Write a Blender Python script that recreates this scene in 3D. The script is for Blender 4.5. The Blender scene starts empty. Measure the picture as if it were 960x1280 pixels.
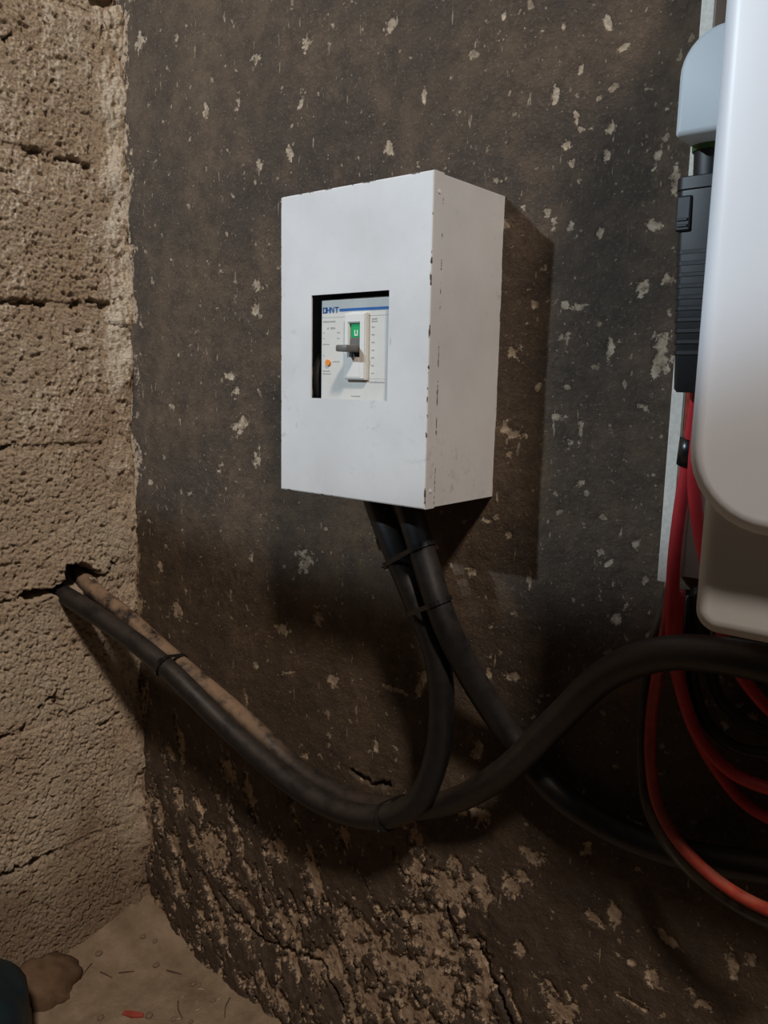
import bpy, bmesh, math
import numpy as np
from mathutils import Vector, Matrix

scene = bpy.context.scene
C = scene.collection

# ------------------------------------------------------------------ camera, world, lights, exposure
cam_d = bpy.data.cameras.new('camera')
cam_d.sensor_fit = 'VERTICAL'
cam_d.sensor_height = 36.0
cam_d.lens = 1006.87 / 1280.0 * 36.0
cam_d.clip_start = 0.02
cam = bpy.data.objects.new('camera', cam_d)
C.objects.link(cam)
_R = Vector((0.7722, 0.6351, 0.0204)).normalized()
_F = Vector((-0.6245, 0.7644, -0.1602)).normalized()
_U = _R.cross(_F).normalized()
_R = _F.cross(_U).normalized()
cam.matrix_world = Matrix(((_R.x, _U.x, -_F.x, 1.1683), (_R.y, _U.y, -_F.y, -0.7646), (_R.z, _U.z, -_F.z, 0.2644), (0, 0, 0, 1)))
scene.camera = cam

world = bpy.data.worlds.new('room_ambient')
scene.world = world
world.use_nodes = True
world.node_tree.nodes['Background'].inputs['Color'].default_value = (1.0, 0.86, 0.74, 1)
world.node_tree.nodes['Background'].inputs['Strength'].default_value = 0.014

def lamp(name, kind, loc, energy, color, size):
    l = bpy.data.lights.new(name, kind)
    l.energy = energy
    l.color = color
    l.shadow_soft_size = size
    o = bpy.data.objects.new(name, l)
    o.location = loc
    C.objects.link(o)
    return o

warm = lamp('ceiling_bulb', 'POINT', (3.00, -2.10, 3.75), 590.0, (1.0, 0.86, 0.74), 0.24)
cool = lamp('cool_work_lamp', 'SPOT', (0.073, -1.47, 1.03), 66.0, (0.72, 0.87, 1.0), 0.02)
cool.data.spot_size = math.radians(113.4)
cool.data.spot_blend = 0.086
cool.rotation_euler = (Vector((0.25, 0.0, 1.60)) - Vector((0.073, -1.47, 1.03))).to_track_quat('-Z', 'Y').to_euler()

scene.view_settings.view_transform = 'Standard'
scene.view_settings.look = 'None'
scene.view_settings.gamma = 1.0
scene.view_settings.use_curve_mapping = False
scene.view_settings.exposure = 0.10

# ------------------------------------------------------------------ helpers
def tag(o, label=None, cat=None, group=None, kind=None):
    if label: o['label'] = label
    if cat: o['category'] = cat
    if group: o['group'] = group
    if kind: o['kind'] = kind
    return o

def empty(name, loc=(0, 0, 0)):
    o = bpy.data.objects.new(name, None)
    o.location = loc
    o.empty_display_size = 0.02
    C.objects.link(o)
    return o

def link_mesh(name, verts, faces, material, parent=None, smooth=False):
    me = bpy.data.meshes.new(name)
    if parent is not None:
        off = np.zeros(3); q = parent
        while q is not None: off += np.array(q.location); q = q.parent
        verts = [tuple(np.array(v) - off) for v in verts]
    me.from_pydata([tuple(v) for v in verts], [], faces)
    if smooth:
        me.polygons.foreach_set('use_smooth', [True] * len(me.polygons))
    if material: me.materials.append(material)
    me.validate(); me.update()
    o = bpy.data.objects.new(name, me)
    C.objects.link(o)
    if parent is not None: o.parent = parent
    return o

class MB:
    """collects shapes for one mesh (world coordinates)"""
    def __init__(s): s.v = []; s.f = []
    def add(s, v, f):
        n = len(s.v); s.v += [tuple(map(float, p)) for p in v]; s.f += [tuple(i + n for i in q) for q in f]
        return s
    def box(s, x0, x1, y0, y1, z0, z1, b=0.0):
        if b <= 0:
            v = [(x, y, z) for x in (x0, x1) for y in (y0, y1) for z in (z0, z1)]
            return s.add(v, [(0, 1, 3, 2), (4, 6, 7, 5), (0, 4, 5, 1), (2, 3, 7, 6), (0, 2, 6, 4), (1, 5, 7, 3)])
        bm = bmesh.new()
        bmesh.ops.create_cube(bm, size=1.0)
        for q in bm.verts:
            q.co = Vector(((x0 + x1) / 2 + q.co.x * (x1 - x0), (y0 + y1) / 2 + q.co.y * (y1 - y0), (z0 + z1) / 2 + q.co.z * (z1 - z0)))
        bmesh.ops.bevel(bm, geom=list(bm.edges), offset=b, segments=2, profile=0.5, affect='EDGES')
        bm.verts.index_update()
        v = [q.co[:] for q in bm.verts]; f = [[q.index for q in a.verts] for a in bm.faces]
        bm.free()
        return s.add(v, f)
    def build(s, name, material, parent=None, smooth=False):
        return link_mesh(name, s.v, s.f, material, parent, smooth)

def auto_smooth(o, ang=40):
    me = o.data
    me.polygons.foreach_set('use_smooth', [True] * len(me.polygons))
    me.set_sharp_from_angle(angle=math.radians(ang))
    return o

def catmull(pts, step=0.006):
    P = np.array(pts, float)
    P = np.vstack([2 * P[0] - P[1], P, 2 * P[-1] - P[-2]])
    out = []
    for i in range(1, len(P) - 2):
        p0, p1, p2, p3 = P[i - 1:i + 3]
        n = max(2, int(np.linalg.norm(p2 - p1) / step))
        t = np.linspace(0, 1, n, endpoint=False)[:, None]
        t01 = max(np.linalg.norm(p1 - p0) ** .5, 1e-4); t12 = max(np.linalg.norm(p2 - p1) ** .5, 1e-4); t23 = max(np.linalg.norm(p3 - p2) ** .5, 1e-4)
        m1 = (p2 - p1) + t12 * ((p1 - p0) / t01 - (p2 - p0) / (t01 + t12))
        m2 = (p2 - p1) + t12 * ((p3 - p2) / t23 - (p3 - p1) / (t12 + t23))
        out.append((2 * t**3 - 3 * t**2 + 1) * p1 + (t**3 - 2 * t**2 + t) * m1 + (-2 * t**3 + 3 * t**2) * p2 + (t**3 - t**2) * m2)
    out.append(P[-2][None, :])
    return np.vstack(out)

def tube(mb, path, r, seg=16, wob=0.0, seed=0):
    path = np.array(path, float)
    T = np.gradient(path, axis=0); T /= np.linalg.norm(T, axis=1)[:, None]
    n = np.cross(T[0], (0.3, 0.9, 0.2)); n /= np.linalg.norm(n)
    v = []; rng = np.random.RandomState(seed)
    rr = np.full(len(path), r) if np.isscalar(r) else np.array(r)
    if wob:
        k = rng.rand(len(path)); k = np.convolve(np.pad(k, 4, mode='edge'), np.ones(9) / 9, 'valid'); rr = rr * (1 + wob * (k - .5) * 2)
    for i, p in enumerate(path):
        n = n - T[i] * (n @ T[i]); n /= np.linalg.norm(n); b = np.cross(T[i], n)
        for k in range(seg):
            a = 2 * math.pi * k / seg
            v.append(p + rr[i] * (math.cos(a) * n + math.sin(a) * b))
    f = []
    m = len(path)
    for i in range(m - 1):
        for k in range(seg):
            a = i * seg + k; b2 = i * seg + (k + 1) % seg
            f.append((a, b2, b2 + seg, a + seg))
    f.append(tuple(reversed(range(seg)))); f.append(tuple((m - 1) * seg + k for k in range(seg)))
    return mb.add(v, f)

def round_loop(x0, x1, z0, z1, radii, seg=9):
    """counter-clockwise seen from -y; radii = bl, br, tr, tl"""
    pts = []
    cs = [(x0, z0, radii[0], 180), (x1, z0, radii[1], 270), (x1, z1, radii[2], 0), (x0, z1, radii[3], 90)]
    for (cx, cz, r, a0) in cs:
        ox = cx + (r if cx == x0 else -r); oz = cz + (r if cz == z0 else -r)
        for k in range(seg + 1):
            a = math.radians(a0 + 90 * k / seg)
            pts.append((ox + r * math.cos(a), oz + r * math.sin(a)))
    return pts

def slab(mb, x0, x1, z0, z1, yb, yf, radii, bev, nb=5):
    """rounded panel facing -y: yb back, yf front (yf < yb)"""
    loops = [[(x, yb, z) for x, z in round_loop(x0, x1, z0, z1, radii)]]
    for k in range(nb + 1):
        a = math.pi / 2 * k / nb
        ins = bev * (1 - math.cos(a)); y = yf + bev * (1 - math.sin(a))
        rr = [max(r - ins, .0005) for r in radii]
        loops.append([(x, y, z) for x, z in round_loop(x0 + ins, x1 - ins, z0 + ins, z1 - ins, rr)])
    n = len(loops[0]); v = [p for l in loops for p in l]; f = []
    for i in range(len(loops) - 1):
        for k in range(n):
            a = i * n + k; b = i * n + (k + 1) % n
            f.append((a, a + n, b + n, b))
    f.append(tuple(range(n))); f.append(tuple(reversed([(len(loops) - 1) * n + k for k in range(n)])))
    f = [tuple(reversed(q)) for q in f]
    return mb.add(v, f)

# numpy noise
_rng = np.random.RandomState(7)
_perm = _rng.permutation(4096)
_ga = _rng.rand(4096) * 2 * math.pi
def gnoise(x, y, seed=0):
    x = np.asarray(x, float) + seed * 17.31; y = np.asarray(y, float) + seed * 9.77
    xi = np.floor(x).astype(int); yi = np.floor(y).astype(int); xf = x - xi; yf = y - yi
    u = xf**3 * (xf * (xf * 6 - 15) + 10); w = yf**3 * (yf * (yf * 6 - 15) + 10)
    def g(i, j, dx, dy):
        h = _perm[(_perm[(i) & 4095] + j) & 4095]; a = _ga[h]
        return np.cos(a) * dx + np.sin(a) * dy
    n0 = g(xi, yi, xf, yf) * (1 - u) + g(xi + 1, yi, xf - 1, yf) * u
    n1 = g(xi, yi + 1, xf, yf - 1) * (1 - u) + g(xi + 1, yi + 1, xf - 1, yf - 1) * u
    return (n0 * (1 - w) + n1 * w) * 1.5
def fbm(x, y, o=4, seed=0):
    s = 0; a = 1; t = 0
    for k in range(o):
        s = s + a * gnoise(x * 2**k, y * 2**k, seed + k * 3); t += a; a *= .5
    return s / t
def worley(x, y, seed=0):
    xi = np.floor(x).astype(int); yi = np.floor(y).astype(int)
    best = np.full(np.shape(x), 9.0)
    for i in (-1, 0, 1):
        for j in (-1, 0, 1):
            h = _perm[(_perm[(xi + i + seed * 31) & 4095] + yi + j) & 4095]
            px = xi + i + (_perm[h] / 4096.0); py = yi + j + (_perm[(h + 77) & 4095] / 4096.0)
            best = np.minimum(best, (x - px)**2 + (y - py)**2)
    return np.sqrt(best)
def smooth(a, b, t):
    t = np.clip((t - a) / (b - a), 0, 1); return t * t * (3 - 2 * t)
def seg_dist(px, py, pts):
    d = np.full(np.shape(px), 9.0)
    for (ax, ay), (bx, by) in zip(pts[:-1], pts[1:]):
        vx, vy = bx - ax, by - ay
        t = np.clip(((px - ax) * vx + (py - ay) * vy) / (vx * vx + vy * vy), 0, 1)
        d = np.minimum(d, np.hypot(px - ax - t * vx, py - ay - t * vy))
    return d
def poly_sd(px, py, poly):
    ins = np.zeros(np.shape(px), bool)
    n = len(poly)
    for i in range(n):
        (ax, ay), (bx, by) = poly[i], poly[(i + 1) % n]
        c = ((ay > py) != (by > py)) & (px < (bx - ax) * (py - ay) / (by - ay + 1e-12) + ax)
        ins ^= c
    d = seg_dist(px, py, list(poly) + [poly[0]])
    return np.where(ins, -d, d)

def grid_mesh(name, V, nu, nv, material, parent=None, flip=False, attrs=None):
    """V: (nu*nv,3) array, index u*nv+v"""
    me = bpy.data.meshes.new(name)
    a = (np.arange(nu - 1)[:, None] * nv + np.arange(nv - 1)[None, :]).ravel()
    Q = np.stack([a, a + nv, a + nv + 1, a + 1], 1)
    if flip: Q = Q[:, ::-1]
    me.vertices.add(len(V)); me.vertices.foreach_set('co', V.astype(np.float32).ravel())
    me.loops.add(Q.size); me.loops.foreach_set('vertex_index', Q.astype(np.int32).ravel())
    me.polygons.add(len(Q)); me.polygons.foreach_set('loop_start', np.arange(0, Q.size, 4, dtype=np.int32))
    me.polygons.foreach_set('use_smooth', np.ones(len(Q), bool))
    me.update(); me.validate()
    for k, arr in (attrs or {}).items():
        at = me.attributes.new(k, 'FLOAT', 'POINT'); at.data.foreach_set('value', arr.astype(np.float32).ravel())
    me.materials.append(material)
    o = bpy.data.objects.new(name, me); C.objects.link(o)
    if parent is not None: o.parent = parent
    return o

# ------------------------------------------------------------------ materials
class NT:
    def __init__(s, name):
        s.m = bpy.data.materials.new(name); s.m.use_nodes = True
        s.t = s.m.node_tree; s.b = s.t.nodes['Principled BSDF']
    def n(s, typ, **kw):
        o = s.t.nodes.new(typ)
        for k, v in kw.items():
            if k in o.inputs: o.inputs[k].default_value = v
            else: setattr(o, k, v)
        return o
    def l(s, a, b): s.t.links.new(a, b)
    def coord(s, kind='Object', scale=(1, 1, 1), rot=(0, 0, 0)):
        tc = s.n('ShaderNodeTexCoord'); mp = s.n('ShaderNodeMapping')
        mp.inputs['Scale'].default_value = scale; mp.inputs['Rotation'].default_value = rot
        s.l(tc.outputs[kind], mp.inputs['Vector']); return mp.outputs['Vector']
    def noise(s, vec, scale, detail=4, rough=.55, dist=0.0):
        o = s.n('ShaderNodeTexNoise', Scale=scale, Detail=detail, Roughness=rough, Distortion=dist)
        s.l(vec, o.inputs['Vector']); return o.outputs['Fac']
    def ramp(s, fac, stops):
        r = s.n('ShaderNodeValToRGB'); e = r.color_ramp.elements
        while len(e) < len(stops): e.new(.5)
        for q, (p, c) in zip(e, stops):
            q.position = p; q.color = (*c, 1) if len(c) == 3 else c
        s.l(fac, r.inputs['Fac']); return r.outputs['Color']
    def math(s, op, a, b=None, c=None):
        o = s.n('ShaderNodeMath', operation=op)
        for i, x in enumerate((a, b, c)):
            if x is None: continue
            if isinstance(x, (int, float)): o.inputs[i].default_value = x
            else: s.l(x, o.inputs[i])
        return o.outputs[0]
    def mapr(s, v, a, b, c=0., d=1.):
        o = s.n('ShaderNodeMapRange'); o.interpolation_type = 'SMOOTHSTEP'
        for i, x in zip(('From Min', 'From Max', 'To Min', 'To Max'), (a, b, c, d)): o.inputs[i].default_value = x
        s.l(v, o.inputs['Value']); return o.outputs['Result']
    def mix(s, fac, a, b):
        o = s.n('ShaderNodeMix', data_type='RGBA')
        for i, x in ((0, fac), (6, a), (7, b)):
            if isinstance(x, (int, float)): o.inputs[i].default_value = x
            elif isinstance(x, tuple): o.inputs[i].default_value = (*x, 1)
            else: s.l(x, o.inputs[i])
        return o.outputs[2]
    def bump(s, h, strength=.3, dist=.002):
        o = s.n('ShaderNodeBump', Strength=strength, Distance=dist); s.l(h, o.inputs['Height']); s.l(o.outputs[0], s.b.inputs['Normal'])
    def out(s, col=None, rough=None, spec=None, metal=None):
        for k, x in (('Base Color', col), ('Roughness', rough), ('Specular IOR Level', spec), ('Metallic', metal)):
            if x is None: continue
            if isinstance(x, tuple): s.b.inputs[k].default_value = (*x, 1)
            elif isinstance(x, (int, float)): s.b.inputs[k].default_value = x
            else: s.l(x, s.b.inputs[k])
        return s.m

def simple(name, col, rough=.5, spec=.5, metal=0, var=.12, scale=60, bump=0.0):
    t = NT(name); v = t.coord()
    nz = t.noise(v, scale, 4)
    c = t.ramp(nz, [(.3, tuple(x * (1 - var) for x in col)), (.7, tuple(min(1, x * (1 + var)) for x in col))])
    if bump: t.bump(nz, bump, .001)
    return t.out(c, rough, spec, metal)

def make_dark_wall():
    t = NT('flaking_dark_coat'); v = t.coord()
    big = t.noise(v, 3.2, 5, .6)
    coat = t.ramp(big, [(.30, (.048, .037, .029)), (.45, (.074, .055, .040)), (.58, (.100, .071, .047)), (.72, (.140, .094, .057))])
    mot = t.noise(v, 13, 6, .7)
    coat = t.mix(t.mapr(mot, .46, .66, 0, .6), coat, (.135, .092, .060))
    med = t.noise(v, 38, 6, .75)
    coat = t.mix(t.mapr(med, .38, .70, 0, .55), coat, (.030, .023, .020))
    grit = t.noise(v, 260, 5, .7)
    coat = t.mix(t.mapr(grit, .52, .72, 0, .42), coat, (.21, .165, .125))
    # little scattered specks and vertical drip streaks of pale plaster
    sp = t.noise(v, 62, 3, .5)
    specks = t.mapr(sp, .655, .685)
    vs = t.coord('Object', (120, 120, 26), (0, math.radians(7), 0))
    st = t.noise(vs, 1.0, 3, .55)
    streaks = t.mapr(st, .67, .72)
    sp2 = t.noise(v, 210, 2, .5)
    specks2 = t.mapr(sp2, .68, .72, 0, .6)
    at = t.n('ShaderNodeAttribute', attribute_name='peel')
    edge = t.math('MULTIPLY_ADD', t.noise(v, 120, 6, .75), 3.2, -1.6)
    pl = t.mapr(t.math('ADD', at.outputs['Fac'], edge), .42, .56)
    pn = t.noise(v, 120, 5, .65)
    plc = t.ramp(pn, [(.3, (.17, .125, .088)), (.5, (.32, .25, .18)), (.7, (.50, .42, .32))])
    lowc = t.ramp(pn, [(.3, (.19, .130, .088)), (.5, (.34, .248, .172)), (.7, (.46, .355, .255))])
    at2 = t.n('ShaderNodeAttribute', attribute_name='soil_shade')
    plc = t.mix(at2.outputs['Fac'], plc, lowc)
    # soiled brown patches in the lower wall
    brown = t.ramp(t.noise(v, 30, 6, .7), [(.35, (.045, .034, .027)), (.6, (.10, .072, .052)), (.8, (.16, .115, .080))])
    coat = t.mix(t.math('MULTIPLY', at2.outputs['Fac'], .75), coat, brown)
    m = t.math('MAXIMUM', pl, t.math('MAXIMUM', t.math('MULTIPLY', specks, .75), t.math('MAXIMUM', t.math('MULTIPLY', streaks, .8), specks2)))
    col = t.mix(m, coat, plc)
    h = t.math('ADD', t.math('MULTIPLY', grit, .5), t.math('ADD', t.math('MULTIPLY', med, .9), t.math('MULTIPLY', m, -.25)))
    t.bump(h, .85, .004)
    return t.out(col, t.mix(m, (.72, .72, .72), (.92, .92, .92)), .22)

def make_block():
    t = NT('rough_cement_block'); v = t.coord()
    big = t.noise(v, 7, 5, .6)
    c = t.ramp(big, [(.3, (.60, .455, .325)), (.5, (.71, .575, .425)), (.7, (.77, .66, .515))])
    pn = t.noise(v, 190, 5, .7)
    c = t.mix(t.mapr(pn, .30, .48, .45, 0), c, (.33, .23, .15))
    vo = t.n('ShaderNodeTexVoronoi', Scale=230.0); vo.feature = 'F1'; t.l(v, vo.inputs['Vector'])
    c = t.mix(t.mapr(t.noise(v, 70, 4, .6), .60, .75, 0, .5), c, (.80, .71, .57))
    at = t.n('ShaderNodeAttribute', attribute_name='soil_shade')
    c = t.mix(at.outputs['Fac'], c, (.27, .185, .120))  # soil brown, deepened to stand in for shade at the wall foot
    fine = t.noise(v, 420, 8, .8)
    h = t.math('ADD', t.math('MULTIPLY', vo.outputs['Distance'], -.9), t.math('ADD', t.math('MULTIPLY', pn, 1.2), t.math('MULTIPLY', fine, 1.6)))
    t.bump(h, .9, .004)
    return t.out(c, .95, .15)

def make_dirt():
    t = NT('dusty_earth'); v = t.coord()
    c = t.ramp(t.noise(v, 14, 6, .65), [(.3, (.16, .115, .076)), (.55, (.25, .188, .130)), (.75, (.31, .24, .172))])
    g = t.noise(v, 230, 5, .7)
    c = t.mix(t.mapr(g, .6, .75, 0, .5), c, (.11, .075, .05))
    t.bump(t.math('ADD', g, t.noise(v, 60, 4)), .6, .003)
    return t.out(c, .95, .1)

def make_box_paint(name, edge_x=None):
    """off-white enamel with grime smudges, scuffs and chipped edges"""
    t = NT(name); v = t.coord()
    c = t.ramp(t.noise(v, 9, 5, .6), [(.3, (.57, .57, .57)), (.6, (.66, .665, .67)), (.8, (.70, .70, .70))])
    smd = t.math('MULTIPLY', t.mapr(t.noise(v, 12, 3, .5), .50, .66), t.mapr(t.noise(v, 70, 6, .75), .52, .70))
    c = t.mix(t.math('MULTIPLY', smd, .55), c, (.30, .28, .27))
    vs = t.coord('Object', (130, 130, 34), (0, .35, 0))
    c = t.mix(t.math('MULTIPLY', t.mapr(t.noise(vs, 1, 3), .735, .80), .55), c, (.20, .17, .15))
    if edge_x is not None:
        sx = t.n('ShaderNodeSeparateXYZ'); t.l(t.coord(), sx.inputs[0])
        d = None
        for (ax1, v1, ax2, v2) in edge_x:
            e = t.math('MAXIMUM', t.math('ABSOLUTE', t.math('SUBTRACT', sx.outputs[ax1], v1)), t.math('ABSOLUTE', t.math('SUBTRACT', sx.outputs[ax2], v2)))
            d = e if d is None else t.math('MINIMUM', d, e)
        near = t.mapr(d, .0006, .0036, 1, 0)
        chip = t.mapr(t.math('ADD', t.math('MULTIPLY', near, .30), t.noise(v, 75, 5, .65)), .83, .87)
        c = t.mix(t.math('MULTIPLY', chip, near), c, (.075, .045, .03))
    t.bump(t.noise(v, 320, 3), .06, .001)
    return t.out(c, .42, .45)

def make_cable(name, base, dust, amount, xmax=None, rough=.40):
    t = NT(name); v = t.coord()
    c = t.ramp(t.noise(v, 120, 4), [(.3, tuple(x * .7 for x in base)), (.7, tuple(x * 1.3 for x in base))])
    ge = t.n('ShaderNodeNewGeometry'); sx = t.n('ShaderNodeSeparateXYZ'); t.l(ge.outputs['Normal'], sx.inputs[0])
    up = t.mapr(sx.outputs[2], -.15, .75)
    nz = t.mapr(t.noise(v, 34, 6, .7), .30, .58)
    f = t.math('MULTIPLY', t.math('MULTIPLY', up, nz), amount)
    if xmax is not None:
        px = t.n('ShaderNodeSeparateXYZ'); t.l(t.coord(), px.inputs[0])
        f = t.math('MULTIPLY', f, t.mapr(px.outputs[0], xmax - .05, xmax + .08, 1, .12))
    scr = t.mapr(t.noise(t.coord('Object', (60, 60, 200)), 1.0, 4, .7), .66, .74, 0, .35)
    f = t.math('MAXIMUM', f, t.math('MULTIPLY', scr, min(1, amount + .2)))
    c = t.mix(f, c, dust)
    t.bump(t.noise(v, 240, 3), .12, .001)
    return t.out(c, t.mix(f, (rough,) * 3, (.9, .9, .9)), .45)

M = dict(
    wall=make_dark_wall(), block=make_block(), dirt=make_dirt(),
    plastic_white=simple('satin_white_plastic', (.79, .82, .87), .38, .45, 0, .02, 8),
    body_grey=simple('warm_grey_casing', (.62, .62, .61), .42, .4, 0, .03, 8),
    cover_blue=simple('pale_grey_cover', (.56, .61, .64), .45, .4, 0, .02, 8),
    black=simple('black_plastic', (.009, .010, .012), .45, .5, 0, .2, 90, .05),
    tie=simple('black_nylon', (.010, .010, .011), .30, .55, 0, .2, 90),
    green_ring=simple('green_seal', (.03, .09, .015), .5),
    red=simple('red_cable_sheath', (.44, .026, .034), .45, .4, 0, .12, 40, .05),
    maroon=make_cable('dusty_red_sheath', (.34, .034, .022), (.24, .13, .08), .4),
    grey=make_cable('dusty_black_sheath', (.032, .031, .028), (.22, .19, .14), .95),
    thin=make_cable('thin_black_sheath', (.014, .014, .014), (.12, .10, .08), .25),
    cable=make_cable('black_rubber_sheath', (.009, .0092, .010), (.13, .10, .075), .20),
    dusty=make_cable('dust_coated_rubber', (.014, .013, .013), (.25, .165, .105), .95, .36),
    chip=simple('raw_chipboard_edge', (.76, .73, .66), .8, .2, 0, .12, 240, .2),
    board=simple('brown_board_face', (.30, .235, .19), .7, .3, 0, .1, 20),
    back=simple('pale_board_face', (.66, .60, .56), .7, .3, 0, .06, 20),
    steel=simple('raw_steel', (.25, .24, .22), .5, .5, .6),
    brk_case=simple('breaker_dark_case', (.030, .029, .028), .55),
    brk_face=simple('breaker_light_face', (.64, .63, .59), .5, .4, 0, .03, 60),
    brk_white=simple('breaker_white_frame', (.72, .72, .69), .42, .45, 0, .02, 60),
    handle=simple('grey_handle', (.13, .125, .12), .45, .4),
    green=simple('green_flag', (.004, .34, .11), .4),
    orange=simple('orange_button', (.80, .27, .04), .45),
    blue=simple('blue_print', (.015, .13, .42), .5),
    print=simple('grey_print', (.30, .29, .28), .6),
    white_print=simple('white_print', (.8, .85, .8), .5),
    teal=simple('dark_teal_sack', (.012, .025, .032), .5, .4, 0, .3, 20, .2),
    clod=simple('brown_clay', (.115, .072, .043), .9, .2, 0, .25, 40, .3),
    twig=simple('dry_twig', (.07, .045, .03), .9), straw=simple('pale_straw', (.36, .29, .20), .6),
    foil=simple('pale_scrap', (.65, .60, .52), .35), scrap=simple('red_scrap', (.28, .05, .035), .6), pebble=simple('tan_pebble', (.17, .125, .085), .95),
)

# ------------------------------------------------------------------ traced layout data (world metres)
C1 = [ (0.5631,-0.0620,0.1649),(0.5978,-0.0660,0.1088),(0.6211,-0.0660,0.0660),(0.6522,-0.0660,0.0144),(0.6729,-0.0620,-0.0309),(0.6814,-0.0600,-0.0900),(0.6763,-0.0600,-0.1584),(0.6499,-0.0600,-0.2199),(0.6050,-0.0600,-0.2551),(0.5393,-0.0620,-0.2728),(0.4573,-0.0660,-0.2656),(0.3396,-0.0750,-0.2224),(0.2129,-0.0950,-0.1516),(0.1041,-0.1100,-0.1109),(0.0120,-0.1244,-0.0828),(-0.0500,-0.1249,-0.0745) ]
C2 = [ (0.6252,-0.0700,0.1468),(0.6426,-0.0740,0.1198),(0.6627,-0.0740,0.0738),(0.6917,-0.0740,0.0097),(0.7171,-0.0520,-0.0549),(0.7531,-0.0260,-0.1193),(0.8014,-0.0200,-0.1640),(0.8664,-0.0200,-0.1833),(0.9333,-0.0220,-0.1825),(1.0199,-0.0260,-0.1612),(1.0940,-0.0350,-0.1322),(1.2006,-0.0500,-0.0687) ]
C3 = [ (-0.0500,-0.0739,-0.0607),(0.0120,-0.0855,-0.0773),(0.0900,-0.0800,-0.1051),(0.1812,-0.0680,-0.1478),(0.3239,-0.0470,-0.2136),(0.4402,-0.0340,-0.2669),(0.5226,-0.0280,-0.2767),(0.5862,-0.0240,-0.2659),(0.6759,-0.0320,-0.2219),(0.7647,-0.0600,-0.1428),(0.8341,-0.0780,-0.0555),(0.8868,-0.0950,0.0075),(0.9426,-0.1150,0.0447),(0.9913,-0.1300,0.0588),(1.0502,-0.1400,0.0627),(1.1245,-0.1500,0.0622) ]
R1 = [ (0.9495,-0.1050,0.2736),(0.9474,-0.1000,0.2483),(0.9408,-0.0880,0.2083),(0.9359,-0.0840,0.1602),(0.9337,-0.0820,0.1180),(0.9336,-0.0780,0.0745),(0.9344,-0.0700,0.0364),(0.9383,-0.0600,0.0048),(0.9560,-0.0500,-0.0450),(0.9845,-0.0500,-0.0693),(1.0203,-0.0600,-0.0701),(1.0704,-0.0800,-0.0477) ]
R2 = [ (0.9606,-0.1200,0.2735),(0.9569,-0.1180,0.2364),(0.9541,-0.1100,0.1913),(0.9561,-0.1000,0.1578),(0.9620,-0.0900,0.1237),(0.9712,-0.0750,0.0744),(0.9842,-0.0600,0.0312),(1.0140,-0.0600,-0.0002),(1.0540,-0.0700,-0.0162) ]
R3 = [ (0.9275,-0.0450,0.0829),(0.9278,-0.0450,0.0514),(0.9301,-0.0450,0.0215),(0.9355,-0.0400,-0.0132),(0.9534,-0.0350,-0.0564),(0.9752,-0.0300,-0.0879),(0.9956,-0.0300,-0.1049),(1.0175,-0.0350,-0.1092),(1.0638,-0.0500,-0.0979) ]
R4 = [ (0.9395,-0.0850,0.2674),(0.9342,-0.0700,0.2136),(0.9297,-0.0660,0.1575),(0.9279,-0.0640,0.0997),(0.9227,-0.0580,0.0458),(0.9154,-0.0500,-0.0040),(0.9113,-0.0450,-0.0460),(0.9135,-0.0450,-0.0856),(0.9236,-0.0450,-0.1269),(0.9504,-0.0550,-0.1526),(0.9919,-0.0700,-0.1655),(1.0341,-0.0800,-0.1668),(1.0945,-0.1000,-0.1433) ]
G2 = [ (0.9300,-0.0220,0.0790),(0.9331,-0.0300,0.0568),(0.9358,-0.0330,0.0351),(0.9430,-0.0280,-0.0108),(0.9573,-0.0260,-0.0426),(0.9829,-0.0240,-0.0580),(1.0107,-0.0280,-0.0537),(1.0611,-0.0360,-0.0366) ]
G3 = [ (0.9396,-0.0280,0.0841),(0.9428,-0.0360,0.0601),(0.9502,-0.0350,0.0351),(0.9752,-0.0320,0.0177),(1.0067,-0.0320,0.0015),(1.0529,-0.0400,-0.0059) ]
G4 = [ (0.9402,-0.0120,0.0835),(0.9435,-0.0200,0.0568),(0.9501,-0.0220,0.0203),(0.9680,-0.0200,-0.0219),(1.0072,-0.0200,-0.0372),(1.0514,-0.0220,-0.0267) ]
HOLE=[ (0.1984,-0.0667),(0.1768,-0.0596),(0.1463,-0.0679),(0.1271,-0.0547),(0.1221,-0.0336),(0.0987,-0.0297),(0.0742,-0.0469),(0.0574,-0.0592),(0.0832,-0.0586),(0.1006,-0.0740),(0.1215,-0.0792),(0.1543,-0.0715),(0.1865,-0.0778) ]
CRACKS=[ [(0.1583,0.5804),(0.1227,0.5784),(0.1005,0.5776)],[(0.0827,0.5780),(0.0554,0.5768)],[(0.2045,0.3624),(0.1695,0.3665),(0.1304,0.3687)],[(0.0920,0.3696),(0.0569,0.3762),(0.0263,0.3738)],[(0.2530,-0.5028),(0.2253,-0.5029),(0.1956,-0.5063),(0.1726,-0.5033),(0.1600,-0.4979)],[(0.0602,-0.0587),(0.0422,-0.0483),(0.0329,-0.0376)],[(0.2287,-0.0692),(0.2120,-0.0714),(0.1984,-0.0667)],[(0.2405,-0.2802),(0.2185,-0.2813),(0.2005,-0.2743)],[(0.1622,-0.2337),(0.1470,-0.2516),(0.1265,-0.2812)],[(0.1762,-0.2519),(0.1489,-0.2350)],[(0.0703,-0.3134),(0.0396,-0.3019)],[(0.2161,0.1553),(0.1801,0.1641)],[(0.0865,0.2530),(0.0979,0.2357)],[(0.1792,0.7176),(0.1678,0.7233)] ]
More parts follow.
